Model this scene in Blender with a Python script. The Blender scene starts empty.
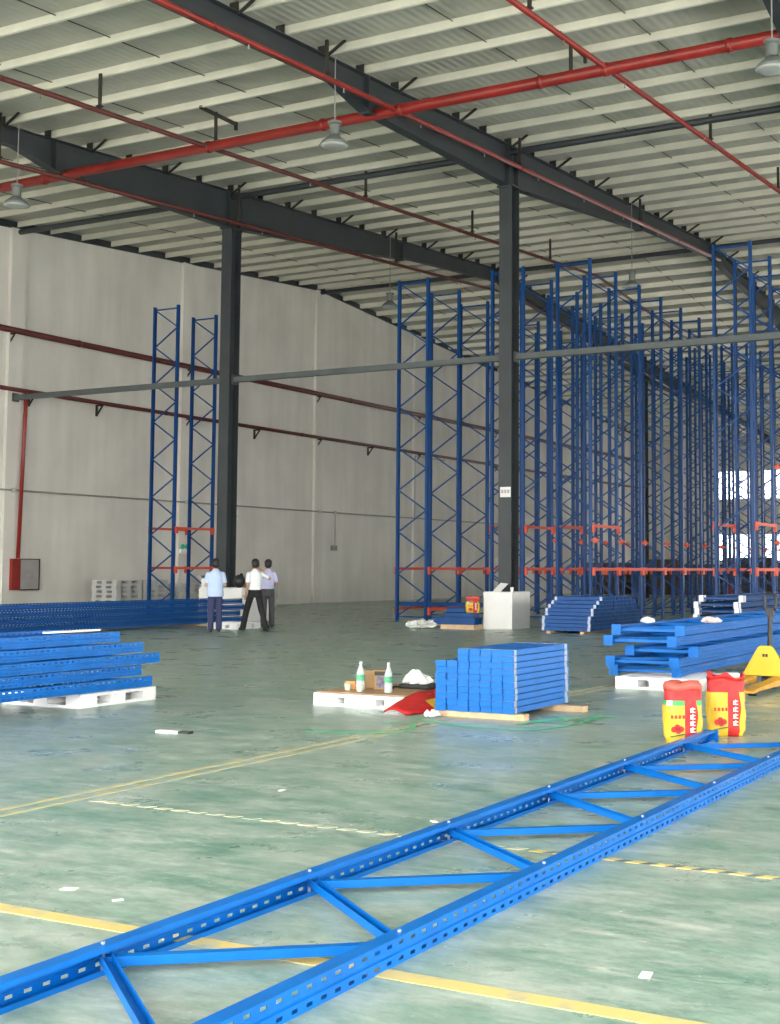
import bpy, bmesh, math, random
from mathutils import Vector, Matrix
random.seed(7)
S = bpy.context.scene
COL = S.collection
PI = math.pi

# ------------------------------------------------------------------ helpers
class MB:
    """collects simple shapes and links them as ONE mesh object"""
    def __init__(s): s.v = []; s.f = []; s.m = []
    def add(s, vs, fs, mi=0):
        o = len(s.v); s.v += [tuple(p) for p in vs]
        s.f += [tuple(o + i for i in f) for f in fs]; s.m += [mi] * len(fs)
    def box(s, x0, x1, y0, y1, z0, z1, mi=0):
        s.add([(x0,y0,z0),(x1,y0,z0),(x1,y1,z0),(x0,y1,z0),(x0,y0,z1),(x1,y0,z1),(x1,y1,z1),(x0,y1,z1)],
              [(0,3,2,1),(4,5,6,7),(0,1,5,4),(1,2,6,5),(2,3,7,6),(3,0,4,7)], mi)
    def bar(s, a, b, w, h, up=(0,0,1), mi=0):
        a = Vector(a); b = Vector(b); d = (b-a).normalized(); up = Vector(up)
        sx = d.cross(up).normalized(); sy = sx.cross(d).normalized()
        q = [(-w/2,-h/2),(w/2,-h/2),(w/2,h/2),(-w/2,h/2)]
        vs = [a + sx*x + sy*y for x,y in q] + [b + sx*x + sy*y for x,y in q]
        s.add(vs, [(0,1,2,3),(7,6,5,4),(0,4,5,1),(1,5,6,2),(2,6,7,3),(3,7,4,0)], mi)
    def channel(s, a, b, w, h, t, up=(0,0,1), mi=0):
        """U channel: web at the +up side, legs hanging down"""
        a = Vector(a); b = Vector(b); d = (b-a).normalized(); up = Vector(up)
        sx = d.cross(up).normalized(); sy = sx.cross(d).normalized()
        s.bar(a + sy*(h/2-t/2), b + sy*(h/2-t/2), w, t, up, mi)
        for k in (-1, 1):
            s.bar(a + sx*k*(w/2-t/2) - sy*t/2, b + sx*k*(w/2-t/2) - sy*t/2, t, h-t, up, mi)
    def tube(s, pts, r, n=10, mi=0, cap=True):
        pts = [Vector(p) for p in pts]; o = len(s.v); rings = []
        for i, p in enumerate(pts):
            d = (pts[min(i+1,len(pts)-1)] - pts[max(i-1,0)]).normalized()
            u = Vector((0,0,1)) if abs(d.z) < .9 else Vector((1,0,0))
            x = d.cross(u).normalized(); y = x.cross(d)
            rr = r[i] if isinstance(r, (list, tuple)) else r
            rings.append([p + x*rr*math.cos(2*PI*k/n) + y*rr*math.sin(2*PI*k/n) for k in range(n)])
        s.rings(rings, mi, cap)
    def rings(s, rings, mi=0, cap=True):
        n = len(rings[0]); vs = [p for r in rings for p in r]; fs = []
        for i in range(len(rings)-1):
            for k in range(n):
                fs.append((i*n+k, i*n+(k+1)%n, (i+1)*n+(k+1)%n, (i+1)*n+k))
        if cap:
            fs.append(tuple(range(n-1,-1,-1))); fs.append(tuple(range((len(rings)-1)*n, len(rings)*n)))
        s.add(vs, fs, mi)
    def lathe(s, prof, c=(0,0,0), n=20, mi=0, cap=True):
        s.rings([[(c[0]+r*math.cos(2*PI*k/n), c[1]+r*math.sin(2*PI*k/n), c[2]+z) for k in range(n)] for r, z in prof], mi, cap)
    def ellring(s, c, rx, ry, n=14, ax=(1,0,0), ay=(0,1,0)):
        c = Vector(c); ax = Vector(ax); ay = Vector(ay)
        return [c + ax*rx*math.cos(2*PI*k/n) + ay*ry*math.sin(2*PI*k/n) for k in range(n)]
    def ball(s, c, rx, ry, rz, n=14, m=9, mi=0):
        s.rings([s.ellring((c[0],c[1],c[2]-rz*math.cos(PI*(i+.15)/(m+.3))), rx*math.sin(PI*(i+.15)/(m+.3)), ry*math.sin(PI*(i+.15)/(m+.3)), n) for i in range(m+1)], mi)
    def prism(s, poly, axis, a0, a1, mi=0):
        """poly in the other two axes (in xyz order), extruded along axis"""
        def P(p, a):
            return {'x': (a,p[0],p[1]), 'y': (p[0],a,p[1]), 'z': (p[0],p[1],a)}[axis]
        n = len(poly); vs = [P(p,a0) for p in poly] + [P(p,a1) for p in poly]
        fs = [tuple(range(n)), tuple(range(2*n-1,n-1,-1))] + [(i,(i+1)%n,n+(i+1)%n,n+i) for i in range(n)]
        s.add(vs, fs, mi)
    def mesh(s, name, mats, smooth=False, fix=True):
        me = bpy.data.meshes.new(name); me.from_pydata(s.v, [], s.f)
        for m in (mats if isinstance(mats, (list,tuple)) else [mats]): me.materials.append(m)
        me.polygons.foreach_set('material_index', s.m)
        if fix:
            bm = bmesh.new(); bm.from_mesh(me); bmesh.ops.recalc_face_normals(bm, faces=bm.faces); bm.to_mesh(me); bm.free()
        if smooth:
            me.polygons.foreach_set('use_smooth', [True]*len(me.polygons))
        me.update(); return me
    def build(s, name, mats, parent=None, loc=(0,0,0), rot=(0,0,0), smooth=False, fix=True):
        return link(name, s.mesh(name, mats, smooth, fix), parent, loc, rot)

def link(name, me, parent=None, loc=(0,0,0), rot=(0,0,0)):
    o = bpy.data.objects.new(name, me); COL.objects.link(o)
    o.location = loc; o.rotation_euler = rot
    if parent: o.parent = parent
    return o
def empty(name, loc=(0,0,0), rot=(0,0,0)):
    o = bpy.data.objects.new(name, None); COL.objects.link(o); o.location = loc; o.rotation_euler = rot
    o.empty_display_size = .1
    return o
def tag(o, label=None, cat=None, group=None, kind=None):
    if label: o['label'] = label
    if cat: o['category'] = cat
    if group: o['group'] = group
    if kind: o['kind'] = kind
    return o
def struct(o, label=None):
    o['kind'] = 'structure'
    if label: o['label'] = label
    return o
def dup(root, loc, rot=None, label=None, group=None):
    r = root.copy(); COL.objects.link(r); r.location = loc
    if rot is not None: r.rotation_euler = rot
    if label: r['label'] = label
    if group: r['group'] = group
    for ch in list(root.children):
        c = ch.copy(); COL.objects.link(c); c.parent = r
        for g in ch.children:
            d = g.copy(); COL.objects.link(d); d.parent = c
    return r
def baked(o):
    """apply the modifiers of o"""
    dg = bpy.context.evaluated_depsgraph_get(); dg.update()
    me = bpy.data.meshes.new_from_object(o.evaluated_get(dg)); old = o.data
    o.modifiers.clear(); o.data = me
    return o
def bevel(o, w=.01, seg=2):
    m = o.modifiers.new('bevel', 'BEVEL'); m.width = w; m.segments = seg; m.limit_method = 'ANGLE'
    return o
ORD = ['topmost','second','third','fourth','fifth','sixth','seventh','eighth','ninth','tenth','eleventh','twelfth','thirteenth','fourteenth','fifteenth','sixteenth','seventeenth','eighteenth','nineteenth']
NTH = ['first'] + ORD[1:]

# ------------------------------------------------------------------ materials
def mat(name, col, rough=.5, metal=0, var=.0, vscale=3, bump=0, bscale=30, trans=0, alpha=1, spec=.5):
    m = bpy.data.materials.new(name); m.use_nodes = True; nt = m.node_tree; N = nt.nodes; L = nt.links
    b = N['Principled BSDF']
    b.inputs['Base Color'].default_value = (*col, 1); b.inputs['Roughness'].default_value = rough
    b.inputs['Metallic'].default_value = metal; b.inputs['Transmission Weight'].default_value = trans
    b.inputs['Alpha'].default_value = alpha; b.inputs['Specular IOR Level'].default_value = spec
    tc = N.new('ShaderNodeTexCoord')
    if var:
        n = N.new('ShaderNodeTexNoise'); n.inputs['Scale'].default_value = vscale; n.inputs['Detail'].default_value = 5
        L.new(tc.outputs['Object'], n.inputs['Vector'])
        r = N.new('ShaderNodeValToRGB'); r.color_ramp.elements[0].position = .3; r.color_ramp.elements[1].position = .7
        r.color_ramp.elements[0].color = (*[c*(1-var) for c in col], 1); r.color_ramp.elements[1].color = (*[min(1,c*(1+var)) for c in col], 1)
        L.new(n.outputs['Fac'], r.inputs['Fac']); L.new(r.outputs['Color'], b.inputs['Base Color'])
    if bump:
        n2 = N.new('ShaderNodeTexNoise'); n2.inputs['Scale'].default_value = bscale; L.new(tc.outputs['Object'], n2.inputs['Vector'])
        bp = N.new('ShaderNodeBump'); bp.inputs['Strength'].default_value = bump; bp.inputs['Distance'].default_value = .01
        L.new(n2.outputs['Fac'], bp.inputs['Height']); L.new(bp.outputs['Normal'], b.inputs['Normal'])
    return m
M = dict(
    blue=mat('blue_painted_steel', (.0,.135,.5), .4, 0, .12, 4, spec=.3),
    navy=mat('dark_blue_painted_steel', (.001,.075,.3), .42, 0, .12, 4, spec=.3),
    rackblue=mat('rack_blue_paint', (.001,.056,.225), .38, 0, .12, 3, spec=.3),  # blue steel made darker: dim light at the racks put into the colour
    orange=mat('orange_red_paint', (.75,.085,.03), .42, 0, .1, 5),
    steel=mat('dark_grey_painted_steel', (.036,.044,.05), .5, 0, .15, 1.5),
    tie=mat('grey_green_painted_steel', (.085,.1,.1), .5, 0, .15, 2),
    dark=mat('black_rusted_steel', (.03,.026,.02), .6, 0, .2, 5),
    redpipe=mat('red_pipe_paint', (.27,.02,.015), .38, 0, .2, 2),
    redpipe2=mat('dull_red_pipe_paint', (.105,.02,.016), .45, 0, .2, 2),
    zinc=mat('galvanised_steel', (.8,.78,.68), .55, 0, .08, 1.2),
    zincdark=mat('grey_conduit', (.3,.3,.28), .5, 0, .1, 4),
    silver=mat('silver_metal', (.36,.41,.5), .4, .4, .05, 6),
    white=mat('white_plastic', (.86,.86,.86), .45, 0, .03, 4),
    whitepaint=mat('white_painted_plinth', (.84,.83,.82), .6, 0, .04, 2),
    greyplastic=mat('grey_white_plastic', (.55,.55,.53), .5, 0, .06, 3),
    wood=mat('pale_timber', (.62,.43,.25), .65, 0, .18, 9, .2, 40),
    ply=mat('brown_plywood', (.42,.27,.15), .6, 0, .15, 5),
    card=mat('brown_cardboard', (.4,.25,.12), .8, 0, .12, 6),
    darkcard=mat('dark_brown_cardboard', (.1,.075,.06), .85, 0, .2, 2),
    black=mat('black_plastic', (.015,.015,.016), .45),
    yellow=mat('yellow_jack_paint', (.85,.5,.02), .4, 0, .06, 5),
    ochre=mat('worn_orange_fork_paint', (.6,.3,.03), .45, 0, .2, 8),
    green=mat('green_strapping', (.06,.5,.22), .3, 0, .12, 3),
    bagred=mat('red_woven_sack', (.5,.016,.016), .5, 0, .15, 12, .3, 20),
    bagyel=mat('yellow_woven_sack', (.78,.5,.035), .5, 0, .12, 10, .3, 20),
    baggreen=mat('green_sack_print', (.05,.4,.1), .5),
    bagwhite=mat('white_sack_print', (.85,.85,.82), .5),
    baginside=mat('pale_red_sack_fold', (.6,.11,.08), .5, 0, .1, 14),
    film=mat('clear_crumpled_film', (.75,.75,.72), .25, 0, .1, 20, .5, 25),
    paper=mat('white_paper', (.85,.85,.85), .7),
    glass=mat('window_glass', (.95,.97,1), .02, 0, 0, 3, 0, 30, 1),
    pet=mat('clear_bottle_plastic', (.85,.93,.95), .1, 0, 0, 3, 0, 30, .45),
    cap=mat('white_cap', (.88,.88,.88), .4),
    label=mat('green_bottle_label', (.1,.42,.22), .5, 0, .3, 60),
    labelw=mat('pale_bottle_label', (.7,.8,.6), .5, 0, .3, 60),
    lamp=mat('lamp_grey_metal', (.2,.22,.21), .4, .3),
    lens=mat('lamp_frosted_glass', (.5,.52,.5), .3, 0, 0, 3, 0, 30, .2),
    skin=mat('skin', (.5,.28,.18), .5), hair=mat('black_hair', (.012,.01,.009), .5),
    shirtblue=mat('pale_blue_cotton', (.5,.62,.85), .8, 0, .05, 8, .3, 12),
    shirtwhite=mat('white_cotton', (.82,.83,.86), .8, 0, .03, 8, .3, 12),
    shirtlilac=mat('lilac_cotton', (.5,.5,.75), .8, 0, .05, 8, .3, 12),
    trnavy=mat('navy_trousers', (.04,.045,.12), .85, 0, .1, 8), trblack=mat('black_trousers', (.014,.014,.016), .85),
    trgrey=mat('grey_trousers', (.06,.058,.065), .85, 0, .1, 8), shoe=mat('black_leather', (.012,.012,.012), .4),
    exitgreen=mat('green_lamp_lens', (.05,.55,.35), .4), cabinet=mat('grey_cabinet_door', (.42,.4,.39), .3, .2, .1, 3),
    print=mat('mottled_picture_print', (.17,.15,.22), .6, 0, .75, 22), packet=mat('orange_packet', (.7,.33,.12), .6, 0, .3, 25),
    glove=mat('pinkish_cotton', (.75,.6,.58), .9, 0, .1, 30),
    leaf=mat('dark_green_print', (.06,.16,.06), .6),
    glyph=mat('faded_print', (.5,.42,.42), .7), cleat=mat('black_cleat', (.03,.03,.028), .6),
    drum=mat('red_steel_drum', (.45,.03,.025), .45, 0, .15, 3),
)

def floor_material():
    m = bpy.data.materials.new('green_epoxy_floor'); m.use_nodes = True; nt = m.node_tree; N = nt.nodes; L = nt.links
    b = N['Principled BSDF']; tc = N.new('ShaderNodeTexCoord')
    def noise(scale, detail, stretch, rough=.6, dist=0):
        mp = N.new('ShaderNodeMapping'); mp.inputs['Scale'].default_value = stretch; L.new(tc.outputs['Object'], mp.inputs['Vector'])
        n = N.new('ShaderNodeTexNoise'); n.inputs['Scale'].default_value = scale; n.inputs['Detail'].default_value = detail
        n.inputs['Roughness'].default_value = rough; n.inputs['Distortion'].default_value = dist
        L.new(mp.outputs['Vector'], n.inputs['Vector']); return n.outputs['Fac']
    def ramp(fac, p0, c0, p1, c1):
        r = N.new('ShaderNodeValToRGB'); e = r.color_ramp.elements
        e[0].position = p0; e[0].color = c0; e[1].position = p1; e[1].color = c1; L.new(fac, r.inputs['Fac']); return r.outputs['Color']
    def mix(fac, a, c, blend='MIX'):
        x = N.new('ShaderNodeMix'); x.data_type = 'RGBA'; x.blend_type = blend
        if isinstance(fac, float): x.inputs[0].default_value = fac
        else: L.new(fac, x.inputs[0])
        for i, q in ((6,a),(7,c)):
            if isinstance(q, tuple): x.inputs[i].default_value = q
            else: L.new(q, x.inputs[i])
        return x.outputs[2]
    base = ramp(noise(2.4, 10, (.7,1.3,1), .72), .36, (.135,.30,.235,1), .64, (.45,.535,.48,1))
    big = ramp(noise(.22, 5, (1,1,1), .6), .38, (0,0,0,1), .66, (1,1,1,1))
    c = mix(big, base, mix(.45, base, (.5,.53,.465,1)))
    streak = ramp(noise(2.6, 8, (.45,2.2,1), .72, .4), .55, (0,0,0,1), .68, (.85,.85,.85,1))
    c = mix(streak, c, (.56,.58,.53,1))
    scuff = ramp(noise(4.1, 8, (.6,2.4,1), .72, .6), .63, (0,0,0,1), .74, (.8,.8,.8,1))
    c = mix(scuff, c, (.1,.15,.12,1))
    patch = ramp(noise(3.2, 9, (.8,1.3,1), .75), .57, (0,0,0,1), .68, (.75,.75,.75,1))
    c = mix(patch, c, (.11,.27,.19,1))
    speck = ramp(noise(26, 3, (1,1.4,1), .5), .70, (0,0,0,1), .73, (1,1,1,1))
    c = mix(speck, c, (.68,.7,.66,1))
    fine = ramp(noise(8, 9, (.6,1.3,1), .74), .36, (.72,.76,.74,1), .64, (1.16,1.14,1.14,1))
    c = mix(1.0, c, fine, 'MULTIPLY')
    L.new(c, b.inputs['Base Color'])
    rr = ramp(noise(1.3, 6, (1,1,1), .6), .3, (.22,.22,.22,1), .7, (.42,.42,.42,1)); L.new(rr, b.inputs['Roughness'])
    b.inputs['Specular IOR Level'].default_value = .42
    return m
def wall_material():
    m = bpy.data.materials.new('white_painted_masonry'); m.use_nodes = True; nt = m.node_tree; N = nt.nodes; L = nt.links
    b = N['Principled BSDF']; tc = N.new('ShaderNodeTexCoord'); b.inputs['Roughness'].default_value = .8
    mp = N.new('ShaderNodeMapping'); mp.inputs['Scale'].default_value = (1,1,.12); L.new(tc.outputs['Object'], mp.inputs['Vector'])
    n = N.new('ShaderNodeTexNoise'); n.inputs['Scale'].default_value = 1.6; n.inputs['Detail'].default_value = 6; L.new(mp.outputs['Vector'], n.inputs['Vector'])
    r = N.new('ShaderNodeValToRGB'); e = r.color_ramp.elements
    e[0].position = .3; e[0].color = (.73,.695,.64,1); e[1].position = .66; e[1].color = (.82,.79,.735,1)
    L.new(n.outputs['Fac'], r.inputs['Fac'])
    n3 = N.new('ShaderNodeTexNoise'); n3.inputs['Scale'].default_value = .5; n3.inputs['Detail'].default_value = 6; L.new(tc.outputs['Object'], n3.inputs['Vector'])
    r3 = N.new('ShaderNodeValToRGB'); r3.color_ramp.elements[0].position = .35; r3.color_ramp.elements[0].color = (.9,.9,.9,1); r3.color_ramp.elements[1].position = .6
    L.new(n3.outputs['Fac'], r3.inputs['Fac'])
    x = N.new('ShaderNodeMix'); x.data_type = 'RGBA'; x.blend_type = 'MULTIPLY'; x.inputs[0].default_value = 1
    L.new(r.outputs['Color'], x.inputs[6]); L.new(r3.outputs['Color'], x.inputs[7]); L.new(x.outputs[2], b.inputs['Base Color'])
    return m
def roof_material():
    m = bpy.data.materials.new('grey_roof_sheet'); m.use_nodes = True; nt = m.node_tree; N = nt.nodes; L = nt.links
    b = N['Principled BSDF']; tc = N.new('ShaderNodeTexCoord'); b.inputs['Roughness'].default_value = .55
    n = N.new('ShaderNodeTexNoise'); n.inputs['Scale'].default_value = 1.1; n.inputs['Detail'].default_value = 7; L.new(tc.outputs['Object'], n.inputs['Vector'])
    r = N.new('ShaderNodeValToRGB'); e = r.color_ramp.elements
    e[0].position = .3; e[0].color = (.42,.42,.37,1); e[1].position = .7; e[1].color = (.53,.52,.46,1)
    L.new(n.outputs['Fac'], r.inputs['Fac']); L.new(r.outputs['Color'], b.inputs['Base Color'])
    w = N.new('ShaderNodeTexWave'); w.wave_type = 'BANDS'; w.bands_direction = 'X'; w.inputs['Scale'].default_value = 1.6; L.new(tc.outputs['Object'], w.inputs['Vector'])
    bp = N.new('ShaderNodeBump'); bp.inputs['Strength'].default_value = .35; bp.inputs['Distance'].default_value = .03
    L.new(w.outputs['Fac'], bp.inputs['Height']); L.new(bp.outputs['Normal'], b.inputs['Normal'])
    return m
def line_material(col, wear, scale=6):
    m = bpy.data.materials.new('worn_floor_paint'); m.use_nodes = True; nt = m.node_tree; N = nt.nodes; L = nt.links
    b = N['Principled BSDF']; tc = N.new('ShaderNodeTexCoord'); b.inputs['Roughness'].default_value = .5
    n = N.new('ShaderNodeTexNoise'); n.inputs['Scale'].default_value = scale; n.inputs['Detail'].default_value = 7; L.new(tc.outputs['Object'], n.inputs['Vector'])
    r = N.new('ShaderNodeValToRGB'); e = r.color_ramp.elements
    e[0].position = wear-.12; e[0].color = (.38,.44,.37,1); e[1].position = wear+.12; e[1].color = (*col,1)
    L.new(n.outputs['Fac'], r.inputs['Fac']); L.new(r.outputs['Color'], b.inputs['Base Color'])
    return m
M['floor'] = floor_material(); M['wall'] = wall_material(); M['roof'] = roof_material()
M['concrete'] = mat('pale_concrete', (.6,.58,.52), .8, 0, .1, 1)
M['line'] = line_material((.74,.58,.22), .36); M['linefaint'] = line_material((.62,.52,.26), .47); M['linewhite'] = line_material((.66,.6,.4), .5)
M['lineblack'] = mat('faded_black_line', (.16,.19,.17), .5, 0, .25, 8)

# ------------------------------------------------------------------ the building
WX, WR, YB, YF, YR = -32.58, 12.0, 88.0, -7.0, 46.0
SL = .0744
def roofz(y):                       # underside of the purlins / top of the rafters
    return 12.45 + SL*(YR-29.25) - SL*abs(y-YR)

b = MB(); b.box(WX-.3, WR+.3, YF, YB+.3, -.3, 0); struct(b.build('floor', M['floor']), 'worn green epoxy warehouse floor')
b = MB(); b.box(WX-30, WR+40, YF-60, YF, -.3, -.01); struct(b.build('ground', M['concrete']), 'pale concrete yard outside the open front')  # unseen apron, added so skylight bounces onto the ceiling
PUR = .2
b = MB()
prof = [(YF-.5, roofz(YF-.5)+PUR), (YR, roofz(YR)+PUR), (YB+.5, roofz(YB+.5)+PUR), (YB+.5, roofz(YB+.5)+PUR+.06), (YR, roofz(YR)+PUR+.06), (YF-.5, roofz(YF-.5)+PUR+.06)]
b.prism(prof, 'x', WX-.4, WR+.4); struct(b.build('ceiling', M['roof']), 'grey metal roof sheeting between pale purlins')
# side walls follow the roof slope
def gable(name, x0, x1, top, label):
    b = MB(); p = [(YF,0),(YB,0),(YB,roofz(YB)+top),(YR,roofz(YR)+top),(YF,roofz(YF)+top)]
    b.prism(p, 'x', x0, x1); return struct(b.build(name, M['wall']), label)
wl = gable('wall_left', WX-.3, WX, -.04, 'white painted masonry gable wall on the left')
for i, y in enumerate((4.0, 12.4, 20.8, 29.25, 37.4, 46.0, 54.3, 62.75, 71.1, 79.5)):
    b = MB(); b.box(WX, WX+.13, y-.3, y+.3, 0, roofz(y)-.06); o = b.build('pilaster', M['wall'], wl)
    o['label'] = 'shallow wall pilaster'
b = MB(); b.prism([(YF,roofz(YF)-.05),(YR,roofz(YR)-.05),(YB,roofz(YB)-.05),(YB,roofz(YB)),(YR,roofz(YR)),(YF,roofz(YF))], 'x', WX-.05, WX+.08)
b.build('wall_capping', M['steel'], wl)
b = MB(); b.prism([(YF,roofz(YF)-.02),(YR,roofz(YR)-.02),(YB,roofz(YB)-.02),(YB,roofz(YB)+PUR+.02),(YR,roofz(YR)+PUR+.02),(YF,roofz(YF)+PUR+.02)], 'x', WX-.3, WX-.02)
b.build('eave_closure', M['steel'], wl)  # dark plate added to shut light gaps and keep purlin gaps dark
# the right wall: unseen, its openings added and sized to let in side light
b = MB(); y = YF
DO = [(-6.4,7.4),(8.6,21.4),(22.6,35.4),(36.6,49.4)]
ys = [YF] + [q for d in DO for q in d] + [YB]
for i in range(0, len(ys), 2): b.box(WR, WR+.3, ys[i], ys[i+1], 0, 4.6)
p = [(YF,4.6),(YB,4.6),(YB,roofz(YB)+PUR+.02),(YR,roofz(YR)+PUR+.02),(YF,roofz(YF)+PUR+.02)]; b.prism(p, 'x', WR, WR+.3)
struct(b.build('wall_right', M['wall']), 'white wall with open loading doors')
# back wall with two bands of windows
b = MB(); W0, W1 = (2.1,4.0), (6.4,8.45); wx = [-28.1 + 3.3*i for i in range(11)]
for z0, z1 in ((0,W0[0]),(W0[1],W1[0]),(W1[1],roofz(YB)+PUR+.02)): b.box(WX, WR, YB, YB+.3, z0, z1)
xs = [WX] + [q for x in wx for q in (x, x+2.9)] + [WR]
for z0, z1 in (W0, W1):
    for i in range(0, len(xs), 2): b.box(xs[i], xs[i+1], YB, YB+.3, z0, z1)
struct(b.build('wall_back', M['wall']), 'white far wall with two rows of bright windows')
wi = 0
for z0, z1 in (W0, W1):
    for x in wx[:8]:
        wi += 1; b = MB()
        for k in range(4):
            xx = x + 2.9*k/3; b.box(max(x,xx-.03), min(x+2.9,xx+.03), YB+.1, YB+.16, z0, z1)
        for zz in (z0, z1-.06): b.box(x, x+2.9, YB+.1, YB+.16, zz, zz+.06)
        o = struct(b.build('window_%d' % wi, M['zincdark']), 'bright steel-framed window in the far wall')
        g = MB(); g.box(x, x+2.9, YB+.125, YB+.131, z0, z1); g.build('pane', M['glass'], o)

# purlins: light cold-formed Z sections, each its own
FX = [WX, -23.83, -14.77, -5.75, 3.2]
py = []; y = YR - .15
while y > YF: py.append(y); y -= 1.385
y = YR + .45
while y < YB: py.append(y); y += 1.385
py.sort()
b = MB(); b.box(WX+.02, WR, 0, .008, 0, PUR); b.box(WX+.02, WR, -.062, 0, 0, .006); b.box(WX+.02, WR, 0, .07, PUR-.006, PUR)
pm = b.mesh('purlin', M['zinc'])
b = MB(); b.box(WX+.02, WR, -.008, 0, 0, PUR); b.box(WX+.02, WR, 0, .062, 0, .006); b.box(WX+.02, WR, -.07, 0, PUR-.006, PUR)
pm2 = b.mesh('purlin', M['zinc'])
for y in py:
    o = link('purlin', pm if y < YR else pm2, None, (0,y,roofz(y)+.001)); struct(o, 'pale galvanised roof purlin')
for x in [f + d for f in FX[:-1] for d in (2.98, 5.97)]:
    b = MB()
    b.tube([(x,YF,roofz(YF)+.15),(x,YR,roofz(YR)+.15)], .011, 6); b.tube([(x,YR,roofz(YR)+.15),(x,YB,roofz(YB)+.15)], .011, 6)
    struct(b.build('sag_rod', M['dark']), 'thin dark sag rod line running through the purlins')

# portal frames: tapered rafters, columns
def rafter(x, ridge_to=YB):
    b = MB()
    # depth of the rafter as a function of y (haunched at the columns, stepped joints)
    st = [(YF,.42),(21.2,.44),(22.4,.78),(29.25-.25,1.08),(29.25+.25,1.08),(38.6,.66),(38.62,.58),(YR,.5)]
    st += [(2*YR-y, d) for y, d in reversed(st[:-1])]
    t = .02; fw = .13
    for (y0,d0),(y1,d1) in zip(st, st[1:]):
        a0, a1 = roofz(y0)-.002, roofz(y1)-.002
        for x0, x1, f in ((x-.008, x+.008, None), (x-fw, x+fw, 'top'), (x-fw, x+fw, 'bot')):
            if f is None: q = (a0, a0-d0, a1, a1-d1)
            elif f == 'top': q = (a0, a0-t, a1, a1-t)
            else: q = (a0-d0+t, a0-d0, a1-d1+t, a1-d1)
            b.add([(x0,y0,q[1]),(x1,y0,q[1]),(x1,y0,q[0]),(x0,y0,q[0]),(x0,y1,q[3]),(x1,y1,q[3]),(x1,y1,q[2]),(x0,y1,q[2])],
                  [(0,1,2,3),(7,6,5,4),(0,4,5,1),(1,5,6,2),(2,6,7,3),(3,7,4,0)])
    for y, d in ((22.4,.78),(38.6,.66),(YR,.5),(29.0,1.08),(29.5,1.08),(62.5,1.08),(63,1.08)):   # end plates and stiffeners
        b.box(x-fw, x+fw, y-.018, y+.018, roofz(y)-d-.04, roofz(y)-.004)
    o = struct(b.build('rafter', M['steel']), 'dark grey tapered steel roof rafter')
    cl = MB(); cl.box(-.1, .1, -.085, -.066, 0, PUR*.95); cl.box(-.1,.1,-.15,-.066,0,.012); clm = cl.mesh('purlin_cleat', M['cleat'])
    fb = MB(); fb.bar((.12,0,-.08),(.6,0,.19), .06, .03, (0,1,0)); fbm = fb.mesh('fly_brace', M['cleat'])
    for i, y in enumerate([p for p in py if 14 < p < 70]):
        link('purlin_cleat', clm, o, (x, y, roofz(y)))
        if i % 2 == 0: link('fly_brace', fbm, o, (x, y-.12, roofz(y)))
    return o
def column(x, y, top):
    b = MB(); w, d, t = .36, .44, .02
    b.box(x-w/2, x+w/2, y-d/2, y-d/2+t, 0, top); b.box(x-w/2, x+w/2, y+d/2-t, y+d/2, 0, top); b.box(x-.008, x+.008, y-d/2+t, y+d/2-t, 0, top)
    b.box(x-w/2-.05, x+w/2+.05, y-d/2-.05, y+d/2+.05, top-.03, top+.01)
    for k in (-1,1):
        for q in (-1,1): b.tube([(x+k*.15,y+q*.26,top-.07),(x+k*.15,y+q*.26,top+.05)], .022, 6)
    return struct(b.build('column', M['steel']), 'dark grey steel H column')
for x in FX[1:]: rafter(x)
ctop = roofz(29.25)-1.09
for x in FX[1:]:
    for y in (29.25, 2*YR-29.25): column(x, y, ctop)
for i in range(4):
    x0, x1 = FX[i], FX[i+1]; e = .13 if i == 0 else .19
    b = MB(); b.box(x0+e, x1-.19, 29.25-.08, 29.25+.08, 6.84, 6.99)
    b.box(x0+e, x0+e+.03, 29.25-.13, 29.25+.13, 6.78, 7.05); b.box(x1-.22, x1-.19, 29.25-.13, 29.25+.13, 6.78, 7.05)
    struct(b.build('tie_beam', M['tie']), 'horizontal grey steel tie beam between columns')
    for y, dz in ((29.25,.14),(YR,.12)):
        b = MB(); z = roofz(y)-dz-.02; b.tube([(x0+(.05 if i == 0 else .02),y,z),(x1-.02,y,z)], .085, 10)
        struct(b.build('roof_strut', M['steel']), 'dark round steel strut under the purlins')

# ------------------------------------------------------------------ pipes on roof and wall
def run_pipe(name, label, pts, r, m, couplings=(), group=None):
    b = MB(); b.tube(pts, r, 14); o = b.build(name, m, smooth=True); tag(o, label, 'pipe', group)
    for c, d in couplings:
        q = MB(); c = Vector(c); d = Vector(d).normalized(); q.tube([c-d*.05, c+d*.05], r*1.14, 12); q.build('pipe_coupling', m, o, smooth=True)
    return o
MY, MZ = 22.8, 11.2
def mz(x): return MZ + .0068*(x+19)
pw = empty('sprinkler_pipework', (0,0,0)); tag(pw, 'red sprinkler pipework under the roof, one thick main crossed by thin branches', 'pipes')
def part_pipe(name, parent, pts, r, m, couplings=()):
    b = MB(); b.tube(pts, r, 14); o = b.build(name, m, parent, smooth=True)
    for c, d in couplings:
        q = MB(); c = Vector(c); d = Vector(d).normalized(); q.tube([c-d*.05, c+d*.05], r*1.14, 12); q.build('pipe_coupling', m, o, smooth=True)
    return o
main = part_pipe('main_pipe', pw, [(WX+.05,MY,mz(WX)),(9,MY,mz(9))], .12, M['redpipe'], [((x,MY,mz(x)),(1,0,.0068)) for x in (-24.5,-19.3,-16.1,-14.1,-10.8,-9.4,-6.9)])
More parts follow.
